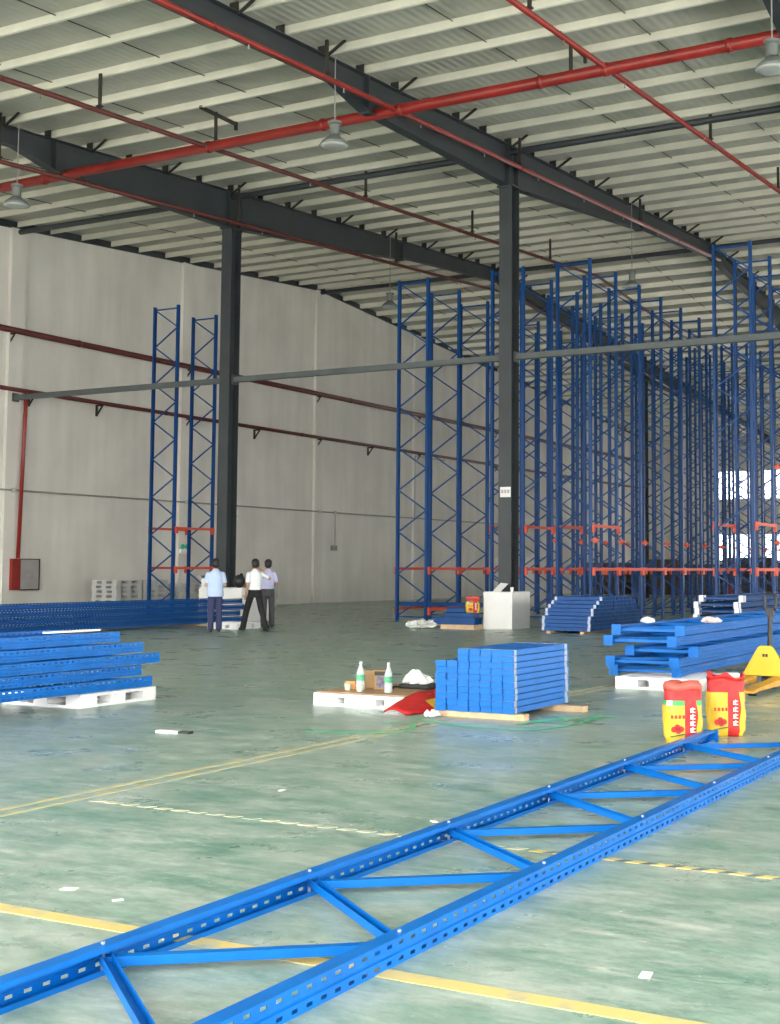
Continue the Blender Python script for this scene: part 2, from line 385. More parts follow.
def hanger(parent, x, y, z, arm=0):
    b = MB(); zt = roofz(y)+.02
    b.box(x-.035, x+.035, y-.02, y+.02, z-.02, zt); b.box(x-.055, x+.055, y-.05, y+.05, z+.08, z+.11)
    if arm: b.box(x-.035, x+.035, y-.55, y+.75, zt-.09, zt-.02); b.box(x-.03,x+.03,y+.69,y+.75,zt-.2,zt)
    b.build('pipe_hanger', M['dark'], parent)
for x in (-28.2,-19.1,-10.15,-1.2): hanger(main, x, MY, mz(x), 1)
for x, off, mm in ((-23.15,1.1,'redpipe2'),(-19.3,.77,'redpipe2'),(-14.2,.74,'redpipe'),(-9.4,.67,'redpipe')):
    pts = [(x,YF+2,roofz(YF+2)-off),(x,YR-.3,roofz(YR-.3)-off),(x,YR+.3,roofz(YR+.3)-off),(x,YB-3,roofz(YB-3)-off)]
    if x == -14.2: pts = [pts[0], (x,YR-.6,roofz(YR-.6)-off)]
    cps = [((x,yy,roofz(yy)-off),(0,1,SL)) for yy in (16.8,22.8,28.8,34.8,40.8)]
    o = part_pipe('branch_pipe', pw, pts, .055, M[mm], cps)
    for yy in ((20.2,28.7,37.2) if x in (-14.2,-23.15) else (19.37,29.4,35.6,41.5)): hanger(o, x, yy, roofz(yy)-off)
    for yy in [17.8+3.0*k for k in range(9)]:
        q = MB(); z = roofz(yy)-off; q.lathe([(.012,-.14),(.025,-.135),(.025,-.128),(.012,-.115),(.014,-.05)], (x,yy,z), 8); q.build('sprinkler_head', M['zincdark'], o)

def wall_bracket(parent, y, z):
    b = MB(); x = WX+.02; b.box(x, x+.3, y-.03, y+.03, z-.02, z+.03); b.box(x-.02, x+.04, y-.03, y+.03, z-.36, z+.03)
    b.bar((x+.02,y,z-.33),(x+.27,y,z-.01), .05, .03, (0,1,0)); b.build('wall_bracket', M['dark'], parent)
o = run_pipe('wall_pipe', 'upper of two dull red pipes along the white gable wall', [(WX+.24,8,9.05),(WX+.24,84,9.05)], .1, M['redpipe2'],
             [((WX+.24,y,9.05),(0,1,0)) for y in (24,31.8,40,48.2,56)], 'red pipes on the gable wall')
for y in (20.6,29.0,37.4,45.8,54.3,62.6,71): wall_bracket(o, y, 8.93)
o = run_pipe('wall_pipe', 'lower of two dull red pipes along the white gable wall', [(WX+.22,8,7.16),(WX+.22,84,7.16)], .07, M['redpipe2'],
             [((WX+.22,y,7.16),(0,1,0)) for y in (25,36.2,44.6,53)], 'red pipes on the gable wall')
for y in (20.6,25,29.9,32.9,37.4,41.6,45.9,50,54.3,62.6,71): wall_bracket(o, y, 7.07)
b = MB(); b.tube([(WX+.22,29.58,7.12),(WX+.3,29.54,6.9),(WX+.3,29.4,1.79)], .062, 12); q = b.build('riser_pipe', M['redpipe'], o, smooth=True); q['label'] = 'vertical pipe dropping to the hydrant cabinet'
# hydrant cabinet
r = empty('hydrant_cabinet', (WX,29.85,.78)); tag(r, 'red hose cabinet with grey glass door on the wall under the red riser', 'cabinet')
b = MB(); b.box(0,.24,-.62,.5,0,1.0); bevel(b.build('body', M['redpipe'], r), .01)
b = MB(); b.box(.242,.255,-.27,.48,.03,.97); d = b.build('door', M['cabinet'], r); d['label'] = 'grey glazed door with faded lettering'
for k, (w, z) in enumerate(((.3,.7),(.22,.46),(.3,.26))):
    q = MB(); q.box(.256,.258,-.05,-.05+w,z,z+.035); q.build('lettering', M['glyph'], d)
b = MB(); b.box(.243,.27,.465,.5,0,1.0); b.box(.243,.27,-.27,.5,-.005,.03); b.box(.243,.27,-.27,.5,.97,1.0); b.build('door_frame', M['dark'], r)
# conduit along the wall with a drop and a switch
b = MB(); x = WX+.17; b.tube([(x,10,3.95),(x,86,3.95)], .03, 8); co = tag(b.build('cable_conduit', M['zincdark']), 'thin grey cable conduit running level along the gable wall', 'conduit')
for y in (29.25,37.4,46.0,47.2):
    q = MB(); q.box(x-.05,x+.06,y-.07,y+.07,3.88,4.02); q.build('junction_box', M['greyplastic'], co)
q = MB(); q.tube([(x,47.2,3.95),(x,47.2,2.45)], .025, 8); q.build('drop_conduit', M['zincdark'], co)
q = MB(); q.box(x-.12,x+.03,47.05,47.35,2.28,2.5); q.build('switch_box', M['zincdark'], co)
q = MB(); q.tube([(x,54.0,3.95),(x,54.0,7.0),(x,57,7.0)], .025, 8); q.build('riser_conduit', M['zincdark'], co)
q = MB(); q.tube([(x,55.4,3.95),(x,55.4,2.2)], .025, 8); q.build('drop_conduit', M['zincdark'], co)
q = MB(); q.box(x-.12,x+.03,55.25,55.55,2.0,2.22); q.build('switch_box', M['zincdark'], co)
r = empty('emergency_light', (WX+.13,37.35,2.2)); tag(r, 'small green-lensed emergency light on the wall pilaster behind the left rack', 'light')
b = MB(); b.box(0,.1,-.22,.22,-.16,.0); b.build('battery_box', M['white'], r)
for k in (-.12,.12):
    q = MB(); q.ball((.08,k,.09), .07,.1,.1); q.build('lamp_head', M['exitgreen'], r, smooth=True)
r = empty('alarm_sounder', (WX+.005,40.4,3.6)); tag(r, 'small white box fixed to the wall right of the far column', 'alarm')
b = MB(); b.box(0,.12,-.13,.13,-.2,.2); bevel(b.build('body', M['white'], r), .02); q = MB(); q.box(.12,.14,-.08,.08,-.1,-.02); q.build('grille', M['greyplastic'], r)

# ------------------------------------------------------------------ pendant lamps
def lamp(loc, zr, label):
    r = empty('pendant_lamp', loc); tag(r, label, 'lamp', 'grey pendant lamps')
    b = MB(); b.tube([(0,0,.52),(0,0,zr-loc[2])], .012, 6); b.build('cable', M['zincdark'], r)
    b = MB(); b.lathe([(.05,.5),(.14,.49),(.14,.44),(.1,.42),(.1,.22),(.12,.2)], n=20); b.build('housing', M['lamp'], r, smooth=False)
    b = MB(); b.lathe([(.1,.2),(.14,.17),(.25,.08),(.3,.0),(.285,.0),(.235,.075),(.13,.16)], n=24, cap=False); b.build('shade', M['lamp'], r, smooth=True)
    b = MB(); b.lathe([(.285,-.002),(.2,-.03),(.02,-.045)], n=24); b.build('lens', M['lens'], r, smooth=True)
    return r
for loc, lab in (((-14.5,20.93,9.95),'grey bell-shaped lamp hanging from the near rafter, above the two columns'),
                 ((-23.45,21.0,9.9),'grey bell-shaped lamp hanging at the far left, behind the red main pipe'),
                 ((-5.55,20.75,9.85),'grey bell-shaped lamp hanging in the upper right corner, cut by the frame'),
                 ((-14.5,37.25,10.3),'grey bell-shaped lamp hanging above the tall blue racks'),
                 ((-23.45,37.3,10.5),'faint grey bell-shaped lamp hanging behind the tops of the leftmost frames')):
    lamp(loc, roofz(loc[1])-.03, lab)

# ------------------------------------------------------------------ rack uprights
def post_mesh(L, w=.1, d=.07, pitch=.08, holes=True, m='blue', name='post', side_holes=False):
    """omega post standing along +z, front face with two columns of holes at x=+d/2, throat open towards -x"""
    V = []; F = []
    us = [-.5,-.37,-.23,-.10,-.05,.05,.10,.23,.37,.5]       # across the front, the middle is a groove
    gx = lambda i: d/2 - (.008 if i in (4,5) else 0)
    vs_ = [0]; n = max(1, int(L/pitch))
    for k in range(n): vs_ += [(k+.3)*pitch, (k+.72)*pitch]
    vs_.append(L)
    nu = len(us)
    for z in vs_:
        for i, u in enumerate(us): V.append((gx(i), u*w, z))
    for j in range(len(vs_)-1):
        hole_row = holes and j % 2 == 1
        for i in range(nu-1):
            if hole_row and i in (1,7): continue
            F.append((j*nu+i, j*nu+i+1, (j+1)*nu+i+1, (j+1)*nu+i))
    # sides (one row of small holes each) and lips
    for s in (-1,1):
        o = len(V); xs = [d/2, .012, -.008, -d/2]; nx = len(xs)
        for z in vs_:
            for x in xs: V.append((x, s*w/2, z))
        for j in range(len(vs_)-1):
            for i in range(nx-1):
                if side_holes and j % 2 == 1 and i == 1: continue
                F.append((o+j*nx+i, o+j*nx+i+1, o+(j+1)*nx+i+1, o+(j+1)*nx+i))
        o = len(V); V += [(-d/2,s*w/2,0),(-d/2,s*w/2-s*.02,0),(-d/2,s*w/2-s*.02,L),(-d/2,s*w/2,L)]; F.append((o,o+1,o+2,o+3))
    me = bpy.data.meshes.new(name); me.from_pydata(V, [], F); me.materials.append(M[m])
    bm = bmesh.new(); bm.from_mesh(me); bmesh.ops.remove_doubles(bm, verts=bm.verts, dist=.0005); bmesh.ops.recalc_face_normals(bm, faces=bm.faces); bm.to_mesh(me); bm.free()
    ob = bpy.data.objects.new('tmp', me); COL.objects.link(ob); sm = ob.modifiers.new('t','SOLIDIFY'); sm.thickness = .0028; sm.offset = 0
    dg = bpy.context.evaluated_depsgraph_get(); dg.update(); r = bpy.data.meshes.new_from_object(ob.evaluated_get(dg)); r.name = name
    bpy.data.objects.remove(ob); return r
def flipped(me, name='post'):
    r = me.copy(); r.name = name; r.transform(Matrix.Rotation(PI, 4, 'Z')); return r

def make_frame(label, L, W, w=.1, m='blue', first=.1, half=.65, up_first=True, plate=.125, detail=True, group=None, d=.07, pitch=.08, bw=.042, bars=True):
    """an upright frame: length along local z, posts at x=0 and x=W, front faces outwards"""
    r = empty('upright_frame'); tag(r, label, 'rack frame', group)
    pr = post_mesh(L, w, d, pitch, True, m); pl = flipped(pr)
    link('post', pl, r, (0,0,0)); link('post', pr, r, (W,0,0))
    z = first; k = 0; a = 0 if up_first else 1
    while z + half < L - .05:
        x0, x1 = (0, W) if a == 0 else (W, 0)
        b = MB(); sg = 1 if k % 2 == 0 else -1
        b.channel((x0 + (.012 if x0 == 0 else -.012), -.018*sg*.4, z), (x1 + (.012 if x1 == 0 else -.012), -.018*sg*.4, z+half), bw, .035, .003, (0,sg,0))
        b.build('brace', M[m], r)
        if detail:
            q = MB(); q.tube([(x0,-w/2-.012,z),(x0,w/2+.01,z)], .008, 8); q.tube([(x0,-w/2-.012,z),(x0,-w/2,z)], .014, 6); q.build('bolt', M['silver'], r)
        z += half; a = 1-a; k += 1
    for zz in (L-.12, .06):
        if bars or zz > 1: b = MB(); b.channel((.01,0,zz),(W-.01,0,zz), bw, .035, .003, (0,-1,0)); b.build('end_bar', M[m], r)
    for x in (0, W):
        b = MB(); b.box(x-.062, x+.062, -plate/2, plate/2, -.008, 0); b.build('base_plate', M[m], r)
    return r
LYX = -PI/2           # lying: local z -> +y
# near frame on the floor
f0 = make_frame('long blue upright frame lying flat on the green floor in the foreground', 9.35, .89, .1, 'blue', first=.08, half=.655, up_first=False, plate=.1, group=None, pitch=.085, bw=.045, bars=False)
f0.location = (-3.555, 10.98, .0505); f0.rotation_euler = (PI/2, 0, 0)

# stack near left: frames along y on a white pallet
def pallet(label, loc, lx=1.2, ly=1.2, h=.15, blocks=(.2,.2,.2), rotz=0, m='white', group='white plastic pallets', deckcol=None):
    b = MB(); t = .035
    n = 9
    for k in range(n):
        y0 = ly*k/n + .012; b.box(0, lx, y0, ly*(k+1)/n - .012 + (.024 if k < n-1 else .012) - .0, h-t, h) if False else None
    b.box(0,lx,0,ly,h-t,h)
    for i in range(3):
        for j in range(3):
            bx, by = blocks[i], blocks[j]
            x0 = (0, lx/2-bx/2, lx-bx)[i]; y0 = (0, ly/2-by/2, ly-by)[j]; b.box(x0,x0+bx,y0,y0+by,.03,h-t)
    for i in range(3):
        bx = blocks[i]; x0 = (0, lx/2-bx/2, lx-bx)[i]; b.box(x0+.003,x0+bx-.003,.003,ly-.003,.001,.029)
        y0 = (0, ly/2-bx/2, ly-bx)[i]; b.box(0,lx,y0,y0+bx,0,.03) if i != 1 else None
    for k in range(1,8): b.box(.03, lx-.03, ly*k/8-.012, ly*k/8+.012, h, h+.004)
    o = b.build('pallet', M[m], None, loc, (0,0,rotz)); tag(o, label, 'pallet', group); return o

pallet('white plastic pallet under the bright blue frame stack at the left', (-11.45,10.27,0), 1.15, 1.17, .15, (.26,.2,.2))
pallet('white plastic pallet under the near end of the left frame stack, outside the frame', (-11.45,4.6,0), 1.15, 1.2) if False else None
s1 = make_frame('topmost bright blue frame of the stack on a white pallet at left', 9.2, .86, .108, 'blue', first=.2, half=.6, plate=.13, detail=False, group='frames stacked at the left')
LEFT_ENDS = [10.83, 11.18, 11.42, 11.2, 11.33]
s1x = -11.18
for i, ye in enumerate(LEFT_ENDS):
    z = .153 + .13*(4-i) + .066
    lab = '%s bright blue frame %sof the stack on a white pallet at left' % (ORD[i] if i < 4 else 'lowest', 'from the top ' if 0 < i < 4 else '')
    o = s1 if i == 0 else dup(s1, (0,0,0), None, lab, 'frames stacked at the left')
    o.location = (s1x + (.0,.02,.05,-.01,.03)[i], ye-9.2, z); o.rotation_euler = (-PI/2,0,0)
# right stack: frames end-on
s2 = make_frame('topmost blue frame of the end-on stack behind the two printed sacks', 9.6, .84, .1, 'blue', first=.3, half=.6, plate=.13, detail=False, group='frames stacked at the right')
offs = [(-6.15,15.2),(-6.22,15.1),(-6.03,15.35),(-6.2,15.12),(-6.27,15.4)]
for i, (x, y) in enumerate(offs):
    z = .155 + .13*(4-i) + .066
    lab = '%s blue frame %sof the end-on stack behind the two printed sacks' % (ORD[i] if i < 4 else 'lowest', 'from the top ' if 0 < i < 4 else '')
    o = s2 if i == 0 else dup(s2, (0,0,0), None, lab, 'frames stacked at the right')
    o.location = (x, y, z); o.rotation_euler = (-PI/2, 0, 0)
pallet('white plastic pallet under the end-on blue frame stack at the right', (-6.2,15.28,0), 1.1, 1.2, .15, (.3,.2,.3))
# far-left bundle
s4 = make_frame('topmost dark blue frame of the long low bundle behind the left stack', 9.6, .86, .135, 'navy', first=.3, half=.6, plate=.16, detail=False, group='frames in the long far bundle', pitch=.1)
for i in range(4):
    lab = '%s dark blue frame %sof the long low bundle behind the left stack' % (ORD[i] if i < 3 else 'lowest', 'from the top ' if 0 < i < 3 else '')
    o = s4 if i == 0 else dup(s4, (0,0,0), None, lab, 'frames in the long far bundle')
    o.location = (-23.12+(0,.03,-.02,.02)[i], 18.4+(0,.06,-.05,.04)[i], .05+.16*(3-i)+.081); o.rotation_euler = (-PI/2,0,0)
for y, lab in ((20.5,'timber bearer under the near part of the long far bundle'),(26.4,'timber bearer under the far part of the long far bundle')):
    b = MB(); b.box(-23.3,-22.1,y-.05,y+.05,0,.05); tag(b.build('timber_bearer', M['wood']), lab, 'timber')
# stack with white wrapped ends
s6 = make_frame('topmost grey-blue frame with white wrapped ends behind the right stack', 6.0, .86, .1, 'rackblue', first=.3, half=.6, plate=.13, detail=False, group='white-ended frames behind the right stack', bw=.1)
for x in (0,.86):
    b = MB(); b.box(x-.05,x+.05,-.066,.066,-.02,.16); b.build('plastic_end_wrap', M['white'], s6)
for i in range(6):
    lab = '%s grey-blue frame %swith white wrapped ends behind the right stack' % (ORD[i] if i < 5 else 'lowest', 'from the top ' if 0 < i < 5 else '')
    o = s6 if i == 0 else dup(s6, (0,0,0), None, lab, 'white-ended frames behind the right stack')
    o.location = (-8.72+(.08,0,.0,-.02,.0,.01)[i], 26.0+(.1,0,.05,0,.03,0)[i], .156+.134*(5-i)+.066); o.rotation_euler = (-PI/2,0,0)
pallet('white pallet under the frames with white wrapped ends', (-8.8,26.05,0), 1.1, 1.2)

# ------------------------------------------------------------------ standing racks
H, FW, SPAN = 9.85, .96, 1.84
def far_post():
    b = MB(); w, d = .1, .075
    b.box(-d/2, d/2, -w/2, -w/2+.006, 0, H); b.box(-d/2, d/2, w/2-.006, w/2, 0, H)
    b.box(d/2-.006, d/2, -w/2, w/2, 0, H); b.box(-d/2, -d/2+.006, -w/2, -w/2+.025, 0, H); b.box(-d/2, -d/2+.006, w/2-.025, w/2, 0, H)
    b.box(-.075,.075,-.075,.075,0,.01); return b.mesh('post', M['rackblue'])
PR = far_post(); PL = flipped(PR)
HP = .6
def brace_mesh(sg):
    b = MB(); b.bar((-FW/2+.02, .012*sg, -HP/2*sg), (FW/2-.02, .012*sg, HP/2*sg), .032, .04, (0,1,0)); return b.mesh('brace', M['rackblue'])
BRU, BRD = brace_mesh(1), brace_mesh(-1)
b = MB(); b.bar((-FW/2+.03,0,0),(FW/2-.03,0,0), .04, .04); HBAR = b.mesh('horizontal_bar', M['rackblue'])
b = MB(); b.box(-.025,.025,0.05,SPAN-.05,-.04,.035); b.box(-.03,.03,.05,SPAN-.05,.01,.03); BEAM = b.mesh('beam', M['orange'])
b = MB(); b.box(-.03,.035,-.05,.05,-.17,.05); BEND = b.mesh('beam_connector', M['orange'])
b = MB(); b.box(-.1,.1,-.03,.03,-.028,.028); b.box(-.022,.022,-.05,.05,-.075,.075); SPC = b.mesh('row_spacer', M['orange'])
def rack(label, X0, Y0, n, levels, spacers=(), cap=100):
    r = empty('pallet_rack', (X0+FW/2,Y0,0)); tag(r, label, 'rack', 'tall standing rack rows'); cnt = 0; rest = MB()
    for i in range(n):
        y = SPAN*i
        link('post', PL, r, (-FW/2,y,0)); link('post', PR, r, (FW/2,y,0))
        link('horizontal_bar', HBAR, r, (0,y,H-.1)); link('horizontal_bar', HBAR, r, (0,y,.13))
        z = H-.1-HP/2; k = 0
        while z-HP/2 > .1:
            if cnt < cap: link('brace', BRD if k % 2 == 0 else BRU, r, (0,y,z)); cnt += 1
            else:
                sg = -1 if k % 2 == 0 else 1
                rest.bar((-FW/2+.02,y+.012*sg,z-HP/2*sg),(FW/2-.02,y+.012*sg,z+HP/2*sg),.032,.04,(0,1,0))
            z -= HP; k += 1
        for z, sides, i0, i1 in levels:
            if i0 <= i < i1:
                for s in sides:
                    q = link('beam', BEAM, r, (s*(FW/2+.065),y,z))
                    link('beam_connector', BEND, q, (0,.05,0)); link('beam_connector', BEND, q, (0,SPAN-.05,0))
        for z, only in spacers:
            if only is None or i in only: link('row_spacer', SPC, r, (FW/2+.14,y,z))
    if rest.v: tag(rest.build('brace', M['rackblue'], r), kind='stuff')
    return r
both = (-1,1)
rack('two tall blue frames standing by the gable wall, left of the far column', -28.55, 31.3, 2, [(1.5,both,0,1),(2.75,both,0,1)])
rack('tall blue rack row just left of the near column, beams low down', -19.5, 31.55, 7, [(1.5,both,0,6),(.36,both,0,2)])
rack('tall blue rack row standing directly behind the near column', -16.45, 31.55, 13, [(1.5,both,0,12),(2.65,both,0,1)], ((2.3,(1,2,3,4)),))
rack('tall blue rack row right of the near column, with orange-red cross pieces', -14.43, 31.5, 15, [(1.5,both,0,14),(2.65,both,0,1)], ((2.26,None),))
rack('tallest-looking blue rack row at the right edge of the picture', -10.05, 31.6, 6, [(1.5,both,0,5),(2.65,both,0,1)], ((2.2,(1,)),(4.2,(1,))))

# ------------------------------------------------------------------ column plinths and what stands on them
b = MB(); b.box(-15.15,-14.34,28.6,29.62,0,.93)
b2 = b.build('column_plinth', M['whitepaint']); bevel(b2, .015); tag(b2, 'white box plinth round the foot of the near column', 'plinth', 'white column plinths')
b = MB(); b.box(-24.25,-22.72,28.6,29.95,0,.95); b2 = b.build('column_plinth', M['whitepaint']); bevel(b2,.015); tag(b2, 'white box plinth round the foot of the far column behind the three men', 'plinth', 'white column plinths')
b = MB(); b.add([(-14.95,28.72,.93),(-14.72,28.7,.93),(-14.62,28.95,1.13),(-14.85,28.97,1.15)],[(0,1,2,3)])
o = b.build('paper_sheet', M['paper']); m_ = o.modifiers.new('t','SOLIDIFY'); m_.thickness = .006
tag(o, 'curled white paper propped on the near column plinth', 'paper')
b = MB(); b.lathe([(.035,0),(.045,.11)], (-14.42,28.75,.93), 12); tag(b.build('paper_cup', M['paper']), 'small white cup on the corner of the near column plinth', 'cup')
b = MB(); b.ball((-23.02,28.85,1.13), .17,.15,.19); b.ball((-22.95,28.85,1.28), .06,.05,.08); o = b.build('black_bag', M['black'], smooth=True); tag(o, 'black bag standing on the far column plinth', 'bag')
b = MB(); b.box(-24.2,-23.75,28.65,29.0,.95,1.2); o = b.build('white_carton', M['paper']); tag(o, 'white carton on the far column plinth, behind the man in pale blue', 'carton')
r = empty('notice_sheet', (-14.7,29.03,3.44)); tag(r, 'small white printed notice taped to the near column', 'notice')
b = MB(); b.box(-.2,.1,-.006,-.002,-.13,.13); b.build('sheet', M['paper'], r)
for k in range(3):
    q = MB(); q.box(-.17+.085*k,-.105+.085*k,-.008,-.006,-.03,.06); q.build('lettering', M['glyph'], r)

# ------------------------------------------------------------------ stack of short bars in the middle
def make_bar(label, L, m='blue', cap='silver', group=None, h=.062, w=.125):
    r = empty('support_bar'); tag(r, label, 'steel bar', group)
    b = MB(); b.box(-w/2+.012, w/2-.012, .02, L-.02, -h/2+.004, h/2-.012); b.box(-w/2+.03, w/2-.012, .02, L-.02, h/2-.012, h/2-.002)
    b.build('bar_body', M[m], r)
    for y0, y1, q in ((.012,.075,0),(L-.075,L-.012,1)):
        c = MB(); c.box(-w/2+.006, w/2-.006, y0, y1, -h/2+.002, h/2-.001); c.build('end_bracket', M[cap], r)
    for y0, y1 in ((0,.012),(L-.012,L)):
        c = MB(); c.box(-w/2, w/2-.008, y0, y1, -h/2, h/2-.002); c.box(w/2-.03, w/2, y0-.006 if y0 == 0 else y0, y1 if y0 == 0 else y1+.006, -h/2+.006, h/2-.008); c.build('end_plate', M[m], r)
    return r
LAY, NC = 10, 7
sb = make_bar('tmp', 1.32, group='blue bars in the middle stack')
first = True
root = None
for c in range(NC):
    top = LAY if c >= 2 else LAY-2
    for k in range(top):
        lab = 'short blue bar in the middle stack, %s from left, %s up from the bottom' % (NTH[c], NTH[k])
        lab = lab.replace('first from left', 'leftmost').replace('first up from the bottom', 'in the bottom layer')
        loc = (-6.59 + .1285*c + random.uniform(-.002,.002), 11.53 + random.uniform(-.012,.012), .06+.032+.0635*k)
        if first: o = sb; first = False; o.location = loc; o['label'] = lab
        else: o = dup(sb, loc, None, lab)
b = MB(); b.box(-6.72,-5.66,11.56,11.67,0,.06); tag(b.build('timber_bearer', M['wood']), 'pale timber bearer under the front of the middle bar stack', 'timber')
b = MB(); b.box(-6.72,-5.45,12.55,12.66,0,.06); tag(b.build('timber_bearer', M['wood']), 'pale timber bearer poking out behind the middle bar stack', 'timber')

# pile of white-ended bars beyond the plinth
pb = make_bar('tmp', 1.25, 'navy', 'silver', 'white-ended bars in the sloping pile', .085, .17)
first = True
for k in range(9):
    n0 = [0,0,0,0,1,1,2,3,4][k]; n1 = [18,18,18,18,18,17,17,16,15][k]
    for c in range(n0, n1):
        lab = 'dark blue bar, %s from front, %s layer up, in the sloping pile behind the plinth' % (NTH[c-n0], NTH[k])
        loc = (-13.0 + random.uniform(-.008,.008), 27.55+.175*c, .06+.044+.087*k)
        if first: o = pb; first = False; o.location = loc; o['label'] = lab
        else: o = dup(pb, loc, None, lab)
        o.rotation_euler = (0,0,-PI/2)
for x, lab in ((-12.8,'timber bearer under the left of the sloping bar pile'),(-11.95,'timber bearer under the right of the sloping bar pile')):
    b = MB(); b.box(x-.05,x+.05,27.42,30.7,0,.06); tag(b.build('timber_bearer', M['wood']), lab, 'timber')

# dark blue beams beside the plinth
for i, (x0,x1,y,z,lab) in enumerate(((-16.4,-15.15,28.25,.11,'dark blue steel beam, front of the pair on a board left of the near plinth'),
                                  (-16.3,-15.15,28.45,.11,'dark blue steel beam, behind the front one on a board left of the near plinth'))):
    b = MB(); b.channel((x0,y,z+.09),(x1,y,z+.09),.16,.18,.01); tag(b.build('steel_beam', M['rackblue']), lab, 'steel beam', 'beams left of the near plinth')
for i, (x0,x1,lab) in enumerate(((-16.05,-15.2,'lower short dark blue box beam lying on the beam pair left of the plinth'),(-15.98,-15.45,'upper short dark blue box beam lying on the beam pair left of the plinth'))):
    b = MB(); z = .29+.12*i; b.box(x0,x1,28.2,28.5,z,z+.115); o = b.build('box_beam', M['rackblue']); bevel(o,.012); tag(o, lab, 'steel beam', 'beams left of the near plinth')
b = MB(); b.box(-16.1,-15.15,28.12,28.6,0,.11); tag(b.build('timber_board', M['wood']), 'pale board under dark blue beams left of the near plinth', 'timber')
b = MB(); b.channel((-20.1,32.5,.47),(-17.0,32.5,.47),.16,.12,.01); tag(b.build('steel_channel', M['rackblue']), 'dark blue channel resting across the low red beams of the left rack row', 'steel beam')

# ------------------------------------------------------------------ printed sacks
def sack(name, label, loc, w, d, h, rotz, open_top, cat='sack', scale=1, lean=0, fold=False, green=True):
    r = empty(name, loc, (0,lean,rotz)); tag(r, label, cat, 'red and yellow printed sacks')
    n = 40; rows = 22; rg = []
    def ring(t):
        z = h*t; bul = 1 + .07*math.sin(PI*min(1,t*1.1)) ; out = []
        for k in range(n):
            a = 2*PI*k/n; cx, sx = math.cos(a), math.sin(a); p = 3.4
            rr = (abs(cx)**p + abs(sx)**p)**(-1/p)
            wr = 1 + .035*math.sin(5*a+9*t+rotz*3) + .025*math.sin(11*a-14*t)
            x, y = cx*rr*w/2*bul*wr, sx*rr*d/2*bul*wr
            if t < .06: x *= .93; y *= .93
            out.append((x, y, z + (.012*math.sin(3*a+1)*(t > .9))))
        return out
    b = MB(); zs = [i/rows for i in range(rows+1)]
    b.rings([ring(t) for t in zs], 0, True)
    # colour by panel: red top band, red front stripe, green band
    fi = 0
    for i in range(rows):
        for k in range(n):
            a = 2*PI*(k+.5)/n; t = (i+.5)/rows; da = (a - 1.5*PI)
            mi = 0
            if t > .78: mi = 1
            elif abs(da-.32) < .36: mi = 1
            elif green and .66 < t <= .78: mi = 2 if abs(da) < 2.2 and not (.5 < abs(da+.2) < .75) else 3
            b.m[fi] = mi; fi += 1
    body = b.build('sack_body', [M['bagyel'],M['bagred'],M['baggreen'],M['bagwhite']], r, smooth=True)
    # white glyphs down the stripe, red motif on the yellow panel
    fy = -d/2*1.13
    for k in range(4):
        q = MB(); z = h*(.2+.12*k); x = .3*w/2+.02
        q.box(x-.022,x+.022,fy-.006,fy-.003,z,z+.008); q.box(x-.022,x+.022,fy-.006,fy-.003,z+.028,z+.036); q.box(x-.004,x+.004,fy-.006,fy-.003,z,z+.045); q.box(x-.02,x-.012,fy-.006,fy-.003,z+.008,z+.028)
        q.build('white_lettering', M['bagwhite'], body)
    q = MB(); x = -w*.22
    for ax_, az_ in ((-.03,-.008),(.0,.012),(.034,-.004),(.008,-.02)):
        c = (x+ax_, fy-.003, h*.27+az_)
        q.rings([[(c[0]+rr*.026*math.cos(2*PI*k/10), c[1]-yy, c[2]+rr*.026*math.sin(2*PI*k/10)) for k in range(10)] for rr, yy in ((1,0),(1,.003))])
    q.build('red_motif', M['bagred'], body)
    q = MB()
    for k in range(4): q.box(x-.055+.034*k, x-.037+.034*k, fy-.006, fy-.002, h*.45, h*.45+.03)
    q.build('red_lettering', M['bagred'], body)
    q = MB(); q.bar((x-.06,fy-.004,h*.12),(x+.07,fy-.004,h*.17),.012,.003,(0,1,0)); q.build('leaf_print', M['leaf'], body)
    if open_top:
        c = MB(); c.rings([ring(1.0), [(p[0]*1.04,p[1]*1.02,p[2]+.035+.02*math.sin(i*.9)) for i, p in enumerate(ring(1.0))]], 0, False)
        o = c.build('sack_mouth', M['bagred'], r, smooth=True); o.modifiers.new('t','SOLIDIFY').thickness = .004
        c = MB(); c.box(.0,w*.42,-d*.1,d*.3,h,h+.05); o = c.build('white_liner', M['bagwhite'], r); bevel(o,.02)
    else:
        c = MB(); c.rings([[(p[0]*s,p[1]*s,h+dz+.01*math.sin(4*i*2*PI/n)) for i, p in enumerate(ring(1.0))] for s, dz in ((1.03,-.02),(1.05,.02),(.96,.045),(.5,.05),(.1,.045))])
        c.build('folded_mouth', M['baginside'], r, smooth=True)
    return r
sack('printed_sack', 'red and yellow printed sack with folded top and green band, left of the pair', (-3.78,10.87,.0), .31, .24, .47, .5, False)
sack('printed_sack', 'red and yellow printed sack with open top, right of the pair', (-3.58,11.48,.0), .32, .24, .51, .46, True, green=False)
sack('printed_sack', 'small red and yellow sack on dark blue beams left of the near plinth', (-15.32,28.36,.405), .32, .22, .36, .6, False)

